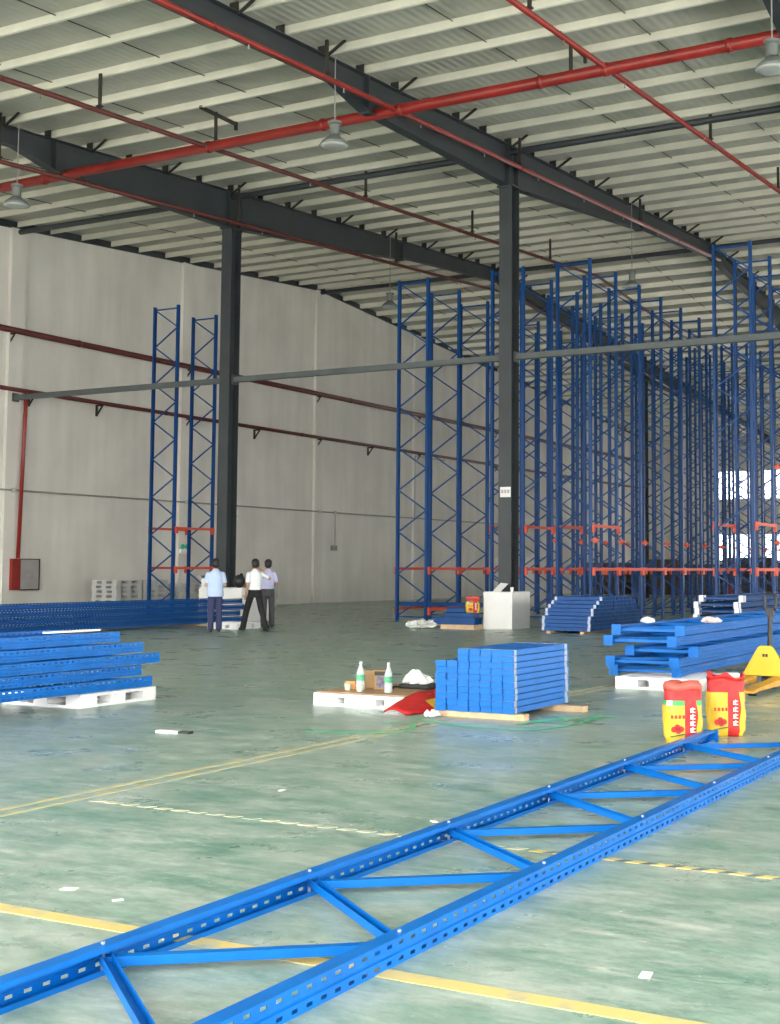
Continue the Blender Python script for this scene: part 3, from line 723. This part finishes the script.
# ------------------------------------------------------------------ pallet jack
r = empty('pallet_jack', (-4.5,16.1,0), (0,0,-.08)); tag(r, 'yellow hand pallet jack at the right edge, cut by the frame', 'pallet jack')
b = MB(); b.prism([(-.3,.16),(.3,.16),(.29,.2),(.1,.52),(.06,.54),(-.06,.54),(-.1,.52),(-.29,.2)], 'y', 0, .05); o = b.build('front_plate', M['yellow'], r); bevel(o,.01)
q = MB(); q.box(-.035,-.005,-.004,0,.4,.44); q.box(.005,.035,-.004,0,.4,.44); q.build('maker_mark', M['dark'], o)
for s in (-1,1):
    b = MB(); b.prism([(.0,.16),(.0,.07),(-.95,.055),(-1.12,.04),(-1.12,.075),(-.95,.1)], 'x', s*.19-.08, s*.19+.08); o = b.build('fork', M['ochre'], r); bevel(o,.008)
    q = MB(); q.tube([(s*.19-.05,-.95,.035),(s*.19+.05,-.95,.035)], .035, 12); q.build('load_roller', M['black'], o)
b = MB(); b.lathe([(.075,.1),(.075,.34),(.05,.36),(.05,.46)], (0,.17,0), 16); b.build('pump', M['black'], r)
for s in (-1,1):
    b = MB(); b.tube([(s*.06-.025,.17,.09),(s*.06+.025,.17,.09)], .09, 18); b.build('steer_wheel', M['black'], r)
b = MB(); b.tube([(0,.17,.42),(0,.2,.8),(0,.21,.95)], .032, 10); hnd = b.build('handle', M['black'], r)
q = MB(); q.tube([(-.0,.21,.93),(-.07,.21,1.0),(-.08,.21,1.16),(-.04,.21,1.2),(.04,.21,1.2),(.08,.21,1.16),(.07,.21,1.0),(0,.21,.93)], .02, 8); q.build('grip_loop', M['black'], hnd)
q = MB(); q.box(-.05,.05,.18,.24,.9,1.0); q.build('control_block', M['black'], hnd)

# ------------------------------------------------------------------ pallet with bottles
pallet('white pallet with brown board top carrying bottles', (-8.36,11.8,0), 1.22, 1.22, .135, (.3,.4,.3))
b = MB(); b.box(-8.34,-7.2,11.83,13.0,.14,.152); tag(b.build('plywood_board', M['ply']), 'brown board lying on the white pallet under the bottles', 'board')
def bottle(label, x, y, h, rr, lab):
    r = empty('water_bottle', (x,y,.152)); tag(r, label, 'bottle', 'bottles on the pallet')
    b = MB(); b.lathe([(rr*.85,0),(rr,.012),(rr,h*.28),(rr*.94,h*.3),(rr,h*.33),(rr,h*.56),(rr*.9,h*.64),(rr*.62,h*.76),(.016,h*.87),(.014,h*.93)], n=20); b.build('bottle_body', M['pet'], r, smooth=True)
    c = MB(); c.lathe([(.018,h*.93),(.018,h)], n=14); c.build('bottle_cap', M['cap'], r)
    c = MB(); c.lathe([(rr+.001,h*.34),(rr+.001,h*.55)], n=20, cap=False); c.build('bottle_label', M[lab], r, smooth=True)
bottle('clear bottle with green label, left one of the two on the pallet', -7.97, 12.14, .315, .05, 'label')
bottle('clear bottle with green label, right one of the two on the pallet', -7.53, 12.02, .325, .045, 'label')
def carton(label, x, y, w, d, h, m, rot=0, panel=None):
    r = empty('carton', (x,y,.152), (0,0,rot)); tag(r, label, 'carton')
    b = MB(); b.box(-w/2,w/2,-d/2,d/2,0,h); o = b.build('box', M[m], r); bevel(o,.004)
    if panel:
        q = MB(); q.box(-w/2+.01,w/2-.01,-d/2-.002,-d/2,h*.72,h*.93); q.build('dark_band', M['dark'], r)
        q = MB(); q.lathe([(.001,-.001),(.05,-.001)],(0,0,0),14) if False else q.box(-w*.3,w*.46,-d/2-.002,-d/2,h*.1,h*.68); q.build('printed_picture', M['print'], r)
carton('carton with a dark printed picture between the two bottles', -7.82, 12.34, .17, .08, .215, 'card', .4, True)
carton('plain orange-brown carton behind the left bottle', -8.02, 12.42, .16, .1, .2, 'card', .3)
carton('low orange packet left of the left bottle', -8.14, 12.2, .12, .1, .09, 'packet', .5)
for i, (x,y,lab) in enumerate(((-8.1,12.08,'small clear cup at the foot of the left bottle, on its left'),(-7.9,12.02,'small clear cup with pale label between the bottles'))):
    b = MB(); b.lathe([(.03,0),(.038,.07)], (x,y,.152), 14); tag(b.build('plastic_cup', M['labelw'], smooth=False), lab, 'cup')
r = empty('black_case', (-.1,0,0)); tag(r, 'flat black case on the bottle pallet under a white bag', 'case')
b = MB(); b.box(-7.6,-7.2,12.5,12.78,.153,.205); bevel(b.build('case_body', M['black'], r), .015)
b = MB(); b.tube([(-7.6,12.55,.168),(-7.68,12.5,.168),(-7.7,12.42,.165),(-7.6,12.4,.165)], .011, 8); b.build('cord', M['black'], r, smooth=True)
b = MB()
rb = random.Random(5)
q = []
for rx, ry, z, dx in ((.17,.12,.003,0),(.18,.125,.03,0),(.14,.1,.075,-.01),(.09,.07,.115,-.02),(.05,.035,.14,-.03),(.015,.01,.145,-.03)):
    q.append([(-7.53+dx+rx*math.cos(2*PI*k/22)*rb.uniform(.86,1.12), 12.64+ry*math.sin(2*PI*k/22)*rb.uniform(.85,1.12), .206+max(.002,z+rb.uniform(-.012,.014))) for k in range(22)])
b.rings(q); tag(b.build('plastic_bag', M['paper'], smooth=False), 'crumpled white plastic bag on the black case on the pallet', 'bag')
# empty sack lying against the pallet
r = empty('empty_sack', (0,0,0)); tag(r, 'flattened red and yellow sack lying against the bottle pallet', 'sack')
b = MB(); n, m_ = 16, 6; P0 = Vector((-7.09,11.46,.012)); U = Vector((.0,1.3,0)); Vv = Vector((.32,-.1,0))
def sp(i, j, o=0):
    u, v = i/n, j/m_; p = P0 + U*u + Vv*v; lift = min(1, u/.35); zz = .012 + (.17*lift*(1-v)**1.3 + .03*math.sin(PI*v)) + .012*math.sin(9*u+3*v)*(1-v)
    return (p.x-.14*(1-lift)*(1 if u > .2 else 1), p.y, max(.026, zz+.02)+o)
vs = [sp(i,j) for i in range(n+1) for j in range(m_+1)]
vs2 = [sp(i,j,-.022) for i in range(n+1) for j in range(m_+1)]
NV = len(vs); fs = []; ms = []
for i in range(n):
    for j in range(m_):
        a = i*(m_+1)+j; fs.append((a,a+1,a+m_+2,a+m_+1)); ms.append(0 if (j < 3 or i < 5) else 1)
        fs.append((NV+a+m_+1,NV+a+m_+2,NV+a+1,NV+a)); ms.append(0)
rim = [i*(m_+1) for i in range(n+1)] + [n*(m_+1)+j for j in range(1,m_+1)] + [i*(m_+1)+m_ for i in range(n-1,-1,-1)] + [j for j in range(m_-1,0,-1)]
for i in range(len(rim)):
    a, c = rim[i], rim[(i+1)%len(rim)]; fs.append((a, NV+a, NV+c, c)); ms.append(0)
b.v = vs+vs2; b.f = fs; b.m = ms; b.build('sack_body', [M['bagred'],M['bagyel']], r, smooth=True)
q = MB()
for k in range(5):
    p = sp(7+2*k*.8, 1.6, .006); q.ball(p, .03,.03,.006, 8, 4)
q.build('printed_dots', M['orange'], r)

# ------------------------------------------------------------------ straps, scraps, films
def strap(label, pts, w=.021):
    b = MB(); P = [Vector((x,y,z)) for x,y,z in pts]; Q = []
    for i in range(len(P)-1):
        p0, p1, p2, p3 = P[max(i-1,0)], P[i], P[i+1], P[min(i+2,len(P)-1)]
        for t in [k/8 for k in range(8)]:
            Q.append(.5*((2*p1)+(p2-p0)*t+(2*p0-5*p1+4*p2-p3)*t*t+(3*p1-p0-3*p2+p3)*t**3))
    Q.append(P[-1])
    for i, a in enumerate(Q):
        d = (Q[min(i+1,len(Q)-1)]-Q[max(i-1,0)]); d.z = 0; d.normalize(); s = Vector((-d.y,d.x,0))*w
        z = max(.003, a.z)
        for k, (ss,dz) in enumerate(((-1,0),(1,0),(1,.003),(-1,.003))): b.v.append((a.x+s.x*ss, a.y+s.y*ss, z+dz))
        if i:
            o = 4*i
            for k in range(4): b.f.append((o-4+k, o-4+(k+1)%4, o+(k+1)%4, o+k)); b.m.append(0)
    o = b.build('plastic_strap', M['green']); tag(o, label, 'strap', 'green straps on the floor'); return o
strap('green strap curving across the floor in front of the bottle pallet', [(-7.05,9.85,.003),(-6.6,9.95,.01),(-6.25,10.2,.012),(-6.3,10.5,.02),(-6.5,10.75,.02),(-6.8,10.8,.01)])
strap('long green strap looping in front of the middle bar stack', [(-6.75,11.2,.01),(-6.35,11.0,.012),(-5.9,10.85,.01),(-5.3,10.9,.008),(-5.12,11.3,.008),(-5.1,12.0,.01),(-5.2,12.4,.01)])
strap('short green strap right of the middle bar stack', [(-5.55,11.2,.008),(-5.45,11.6,.02),(-5.2,12.0,.02),(-5.0,12.3,.006)])
strap('green strap lying right of the rear timber bearer', [(-5.62,11.35,.004),(-5.4,11.55,.012),(-5.28,11.75,.006),(-5.55,12.1,.004)])
def crumple(name, label, cat, loc, sx, sy, sz, m, seed):
    rnd = random.Random(seed); b = MB(); ph = [rnd.uniform(0,6) for _ in range(6)]
    b.ball((0,0,sz*.45), sx, sy, sz*.5, 26, 12)
    b.v = [(x*(1+.22*math.sin(3*math.atan2(y,x)+ph[0])+rnd.uniform(-.14,.14)), y*(1+.2*math.sin(4*math.atan2(y,x)+ph[1])+rnd.uniform(-.14,.14)), max(0.0, z*(1+.35*math.sin(9*x/sx+ph[2])*math.cos(7*y/sy+ph[3])+rnd.uniform(-.2,.2)))) for x,y,z in b.v]
    return tag(b.build(name, M[m], None, loc), label, cat)
crumple('plastic_film', 'crumpled clear film on the floor left of the near plinth', 'plastic film', (-16.66,28.05,0), .4,.28,.2,'film',1)
crumple('plastic_film', 'crumpled clear film at the left end of the middle bar stack', 'plastic film', (-6.64,11.42,0), .08,.09,.06,'film',2)
crumple('plastic_bag', 'white crumpled bag lying on top of the right frame stack, near its left end', 'bag', (-5.95,15.75,.806), .09,.07,.07,'paper',3)
crumple('work_glove', 'pinkish white work gloves draped on the right frame stack', 'gloves', (-5.25,16.2,.806), .13,.1,.07,'glove',4)
r = empty('white_offcut', (-8.1,9.2,0), (0,0,.15)); tag(r, 'white strip with black end lying on the floor at left', 'offcut')
b = MB(); b.box(-.13,.1,-.04,.04,0,.022); b.build('strip', M['paper'], r); b = MB(); b.box(.1,.22,-.035,.035,0,.02); b.build('black_end', M['black'], r)
rnd = random.Random(12)
for i, (x,y,lab) in enumerate(((-5.35,7.2,'tiny white scrap on the floor left of the hazard line'),(-4.6,4.55,'tiny white scrap just above the near yellow line, left of the frame'),(-4.25,4.5,'thin white scrap right of the tiny one near the yellow line'),
                              (-3.9,6.75,'flat white scrap beside the far post of the lying frame'),(-1.75,4.6,'white scrap on the green floor at lower right'))):
    b = MB(); a = rnd.uniform(.025,.045); b.add([(-a,-a*.5,.002),(a,-a*.6,.003),(a*1.1,a*.5,.003),(-a*.8,a*.6,.004),(-a,-a*.5,0),(a,-a*.6,0),(a*1.1,a*.5,0),(-a*.8,a*.6,0)],[(0,1,2,3),(7,6,5,4),(0,4,5,1),(1,5,6,2),(2,6,7,3),(3,7,4,0)])
    tag(b.build('paper_scrap', M['paper'], None, (x,y,0), (0,0,rnd.uniform(0,3))), lab, 'scrap')
b = MB(); b.bar((-10.45,9.9,.818),(-10.42,10.65,.818),.05,.02); tag(b.build('white_batten', M['paper']), 'thin white strip lying on top of the left frame stack', 'strip')

# floor lines
def flat(name, x0, x1, y0, y1, m, label, kind='structure'):
    b = MB(); b.box(x0,x1,y0,y1,0.0002,.0025); o = b.build(name, M[m]); o['kind'] = kind; o['label'] = label; return o
flat('floor_line', -14, 6, 4.12, 4.215, 'line', 'yellow floor line crossing under the lying frame')
flat('floor_line', -6.49, -6.43, 0, 30, 'linefaint', 'faint yellow floor line, left of a pair')
flat('floor_line', -6.33, -6.28, 0, 30, 'linefaint', 'faint yellow floor line, right of a pair')
b = MB(); x = -6.2
while x < 4:
    mi = 0 if x > -3.1 else 2
    b.prism([(x,6.285),(x+.075,6.285),(x+.11,6.34),(x+.035,6.34)], 'z', .0002, .003, mi)
    if x > -3.1: b.prism([(x+.078,6.287),(x+.134,6.287),(x+.167,6.338),(x+.112,6.338)], 'z', .0002, .0028, 1)
    x += .137
struct(b.build('floor_line', [M['line'],M['lineblack'],M['linewhite']]), 'worn yellow and black hazard stripe on the floor')

# ------------------------------------------------------------------ white pallets by the gable wall
pc = None
def pallet_stack(x, y, n, who):
    global pc
    for k in range(n):
        lab = 'white pallet, %s up from the floor, in the %s stack against the gable wall' % (NTH[k], who)
        if k == n-1: lab = 'white pallet on top of the %s stack against the gable wall' % who
        loc = (x+random.uniform(-.03,.03), y+random.uniform(-.04,.04), .156*k)
        if pc is None:
            pc = pallet(lab, loc, 1.1, 1.2, .152, (.2,.2,.2), 0, 'greyplastic', 'pallets against the gable wall')
        else:
            o = pc.copy(); COL.objects.link(o); o.location = loc; o['label'] = lab
pallet_stack(-32.0,32.3,7,'leftmost'); pallet_stack(-32.0,33.65,7,'second'); pallet_stack(-32.0,35.5,6,'third'); pallet_stack(-32.1,37.8,8,'fourth'); pallet_stack(-32.0,39.9,8,'rightmost')
pallet('white pallet on the floor in front of the far bundle, between the men', (-21.08,25.2,0), .95, .9, .15, (.26,.18,.26))
# goods far behind the racks
for i, x in enumerate((-29.6,-26.8,-24.0,-21.2,-18.4,-15.6,-12.8)):
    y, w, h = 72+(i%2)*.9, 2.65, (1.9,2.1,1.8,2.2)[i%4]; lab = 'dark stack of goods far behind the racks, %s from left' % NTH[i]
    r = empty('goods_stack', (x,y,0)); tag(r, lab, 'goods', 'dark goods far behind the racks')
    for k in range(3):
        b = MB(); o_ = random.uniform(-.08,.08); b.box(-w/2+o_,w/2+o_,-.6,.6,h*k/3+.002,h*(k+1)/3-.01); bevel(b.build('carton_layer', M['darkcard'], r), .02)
b = MB(); b.lathe([(.28,0),(.3,.02),(.3,.3),(.31,.31),(.3,.32),(.3,.6),(.31,.61),(.3,.62),(.3,.88),(.28,.9)], (-16.0,52.5,0), 20); tag(b.build('drum', M['drum']), 'red drum on the floor far behind the racks', 'drum')
for k in range(2):
    b = MB(); z = 1.0*k; b.box(-24.6,-22.6,47.0+.1*k,48.2,z+.002,z+.98); o = b.build('grey_crate', M['greyplastic']); bevel(o,.03)
    tag(o, ('lower','upper')[k]+' pale grey crate stacked behind the near column', 'crate')

# ------------------------------------------------------------------ people
def person(label, loc, rotz, pose, shirt, trouser, stride, loose=False, spread=0):
    r = empty('person', loc, (0,0,rotz)); tag(r, label, 'person', 'three men by the far bundle')
    def limb(b, pts, rad):
        pts = [Vector(p) for p in pts]; b.tube(pts, rad, 12)
        for p, q in zip(pts, rad): b.ball(p, q, q, q, 12, 8)
    def ell(b, rows, n=20): b.rings([b.ellring((x,y,z), rx, ry, n) for x,y,z,rx,ry in rows])
    hipz = .9
    legs = []
    for s in (-1,1):
        f = stride*s
        legs.append([(s*.085,0,hipz),(s*(.095+spread*.5),f*.45+.03,.49),(s*(.1+spread),f-.02,.09)])
    def solid(name, b, m, vox, parent=None, sm=4):
        o = b.build(name, m, parent); md = o.modifiers.new('r','REMESH'); md.mode = 'VOXEL'; md.voxel_size = vox; md.use_smooth_shade = True
        s_ = o.modifiers.new('s','SMOOTH'); s_.factor = .5; s_.iterations = sm
        par = o.parent; return baked(o)
    # body: one continuous surface
    b = MB()
    ell(b, [(0,0,.82,.13,.1),(0,0,.92,.16,.11),(0,.0,1.05,.135,.095),(0,.0,1.2,.16,.105),(0,.0,1.32,.165,.1),(0,-.01,1.385,.1,.07),(0,-.005,1.44,.058,.056),(0,.005,1.53,.052,.055)])
    b.ball((0,.015,1.60), .08,.1,.112); b.ball((0,.055,1.545), .056,.055,.06)           # skull, jaw
    b.ball((0,.118,1.585), .013,.02,.02); b.ball((0,.11,1.545), .025,.012,.008)         # nose, lips
    for s in (-1,1):
        b.ball((s*.082,.0,1.59), .012,.022,.032); b.ball((s*.032,.103,1.61), .016,.012,.009)
    for L_ in legs: limb(b, L_, [.082,.055,.038])
    for s in (-1,1):
        sh, el, wr = [Vector(p) for p in pose[s]]
        limb(b, [sh, el], [.052,.04]); limb(b, [el, wr], [.04,.027])
        d = (wr-el).normalized(); sd = Vector((0,0,1)).cross(d); sd = sd.normalized() if sd.length > .1 else Vector((1,0,0)); up = d.cross(sd).normalized()
        palm = wr + d*.05
        b.tube([wr, wr+d*.03, palm+d*.035], [.026,.034,.03], 10)
        for k, (o_, l_) in enumerate(((-.027,.062),(-.009,.075),(.009,.07),(.027,.055))):
            p0 = palm + d*.025 + sd*o_; p1 = p0 + d*l_*.55 - up*.008; p2 = p1 + d*l_*.35 - up*.028
            b.tube([p0,p1,p2], [.0095,.009,.0075], 8)
        p0 = wr + d*.02 + sd*(-s)*.025; b.tube([p0, p0 + sd*(-s)*.028 + d*.03, p0 + sd*(-s)*.03 + d*.062], [.012,.01,.008], 8)
    body = solid('body', b, M['skin'], .0085, r, 3)
    # shirt
    b = MB()
    hem = [(0,0,.83,.2,.15),(0,0,.9,.198,.147)] if loose else [(0,0,.955,.158,.118)]
    ell(b, hem + [(0,0,1.05,.168 if not loose else .185,.128),(0,.0,1.2,.178,.125),(0,.0,1.3,.182,.12),(0,-.005,1.37,.155,.105),(0,-.005,1.415,.115,.088),(0,-.005,1.445,.08,.072),(0,0,1.475,.07,.066)])
    b.tube([(0,-.005,1.42),(0,0,1.47)], [.076,.066], 16)
    for s in (-1,1):
        sh, el, wr = [Vector(p) for p in pose[s]]
        mid = sh.lerp(el, .8); limb(b, [Vector((s*.1,0,1.36)), sh], [.06,.062]); b.tube([sh, mid], [.064,.066], 12)
    solid('shirt', b, M[shirt], .011, r, 3)
    # trousers
    b = MB()
    ell(b, [(0,0,.80,.15,.12),(0,0,.9,.168,.125),(0,0,.985,.166,.124)])
    for L_ in legs:
        p = [Vector(q) for q in L_]; p[2] = p[2] - Vector((0,0,.045)); b.tube([p[0], p[1], p[2]], [.088,.076,.072], 14); b.ball(p[0], .088,.095,.09); b.ball(p[1], .076,.076,.076)
    solid('trousers', b, M[trouser], .011, r, 3)
    for L_ in legs:
        x, y, _ = L_[2]
        b = MB(); b.rings([b.ellring((x,y-.1+.28*t,.0+hh), w, hh*.98, 14, (1,0,0), (0,0,1)) for t, w, hh in ((0,.02,.03),(.06,.036,.045),(.3,.042,.06),(.6,.045,.045),(.9,.036,.035),(1,.015,.022))])
        b.build('shoe', M['shoe'], r, smooth=True)
    b = MB(); b.ball((0,.0,1.632), .098,.112,.102); b.ball((0,-.03,1.58), .092,.09,.085)
    b.v = [(x, min(y, .09 if z > 1.66 else .03), z) for x,y,z in b.v]
    solid('hair', b, M['hair'], .011, r, 2)
    return r
bent = {-1: [(-.165,0,1.35),(-.22,.0,1.1),(-.15,.22,1.07)], 1: [(.165,0,1.35),(.22,.0,1.1),(.15,.22,1.07)]}
person('man in a pale blue shirt and navy trousers seen from behind, left of the three', (-19.85,24.0,0), math.radians(44), bent, 'shirtblue', 'trnavy', .05, True)
phone = {-1: [(-.165,0,1.35),(-.22,-.05,1.1),(-.21,.06,.87)], 1: [(.165,0,1.36),(.39,.0,1.25),(.15,.09,1.49)]}
person('man in a white shirt and black trousers with a hand raised to his ear', (-19.47,25.0,0), math.radians(64), phone, 'shirtwhite', 'trblack', -.3, False, .07)
person('man in a lilac shirt and grey trousers, right of the three', (-20.15,26.4,0), math.radians(34), bent, 'shirtlilac', 'trgrey', .12)

# ------------------------------------------------------------------ daylight
w = bpy.data.worlds.new('sky'); S.world = w; w.use_nodes = True
bg = w.node_tree.nodes['Background']; bg.inputs['Color'].default_value = (1,.985,.955,1); bg.inputs['Strength'].default_value = 3.2

# ------------------------------------------------------------------ camera
cam = bpy.data.cameras.new('camera'); co_ = bpy.data.objects.new('camera', cam); COL.objects.link(co_); S.camera = co_
f, cx, cy, yaw, pit, rol = 1287.2887, 498.079, 473.4979, .4759037, .07390095, -.002799
c_, s_ = math.cos(yaw), math.sin(yaw)
fwd = Vector((-s_*math.cos(pit), c_*math.cos(pit), math.sin(pit))); right = Vector((c_, s_, 0)); down = fwd.cross(right)
r2 = right*math.cos(rol) + down*math.sin(rol); d2 = down*math.cos(rol) - right*math.sin(rol)
co_.matrix_world = Matrix(((r2.x,-d2.x,-fwd.x,0),(r2.y,-d2.y,-fwd.y,0),(r2.z,-d2.z,-fwd.z,1.5),(0,0,0,1)))
cam.sensor_fit = 'VERTICAL'; cam.sensor_height = 36; cam.sensor_width = 36; cam.lens = f*36/1024
cam.shift_x = -(cx-390)/1024; cam.shift_y = (cy-512)/1024; cam.clip_end = 500; cam.clip_start = .05
V = S.view_settings; V.view_transform = 'Standard'; V.look = 'None'; V.gamma = 1; V.use_curve_mapping = False; V.exposure = 1.52
S.cycles.use_denoising = True; S.cycles.max_bounces = 8; S.cycles.diffuse_bounces = 6
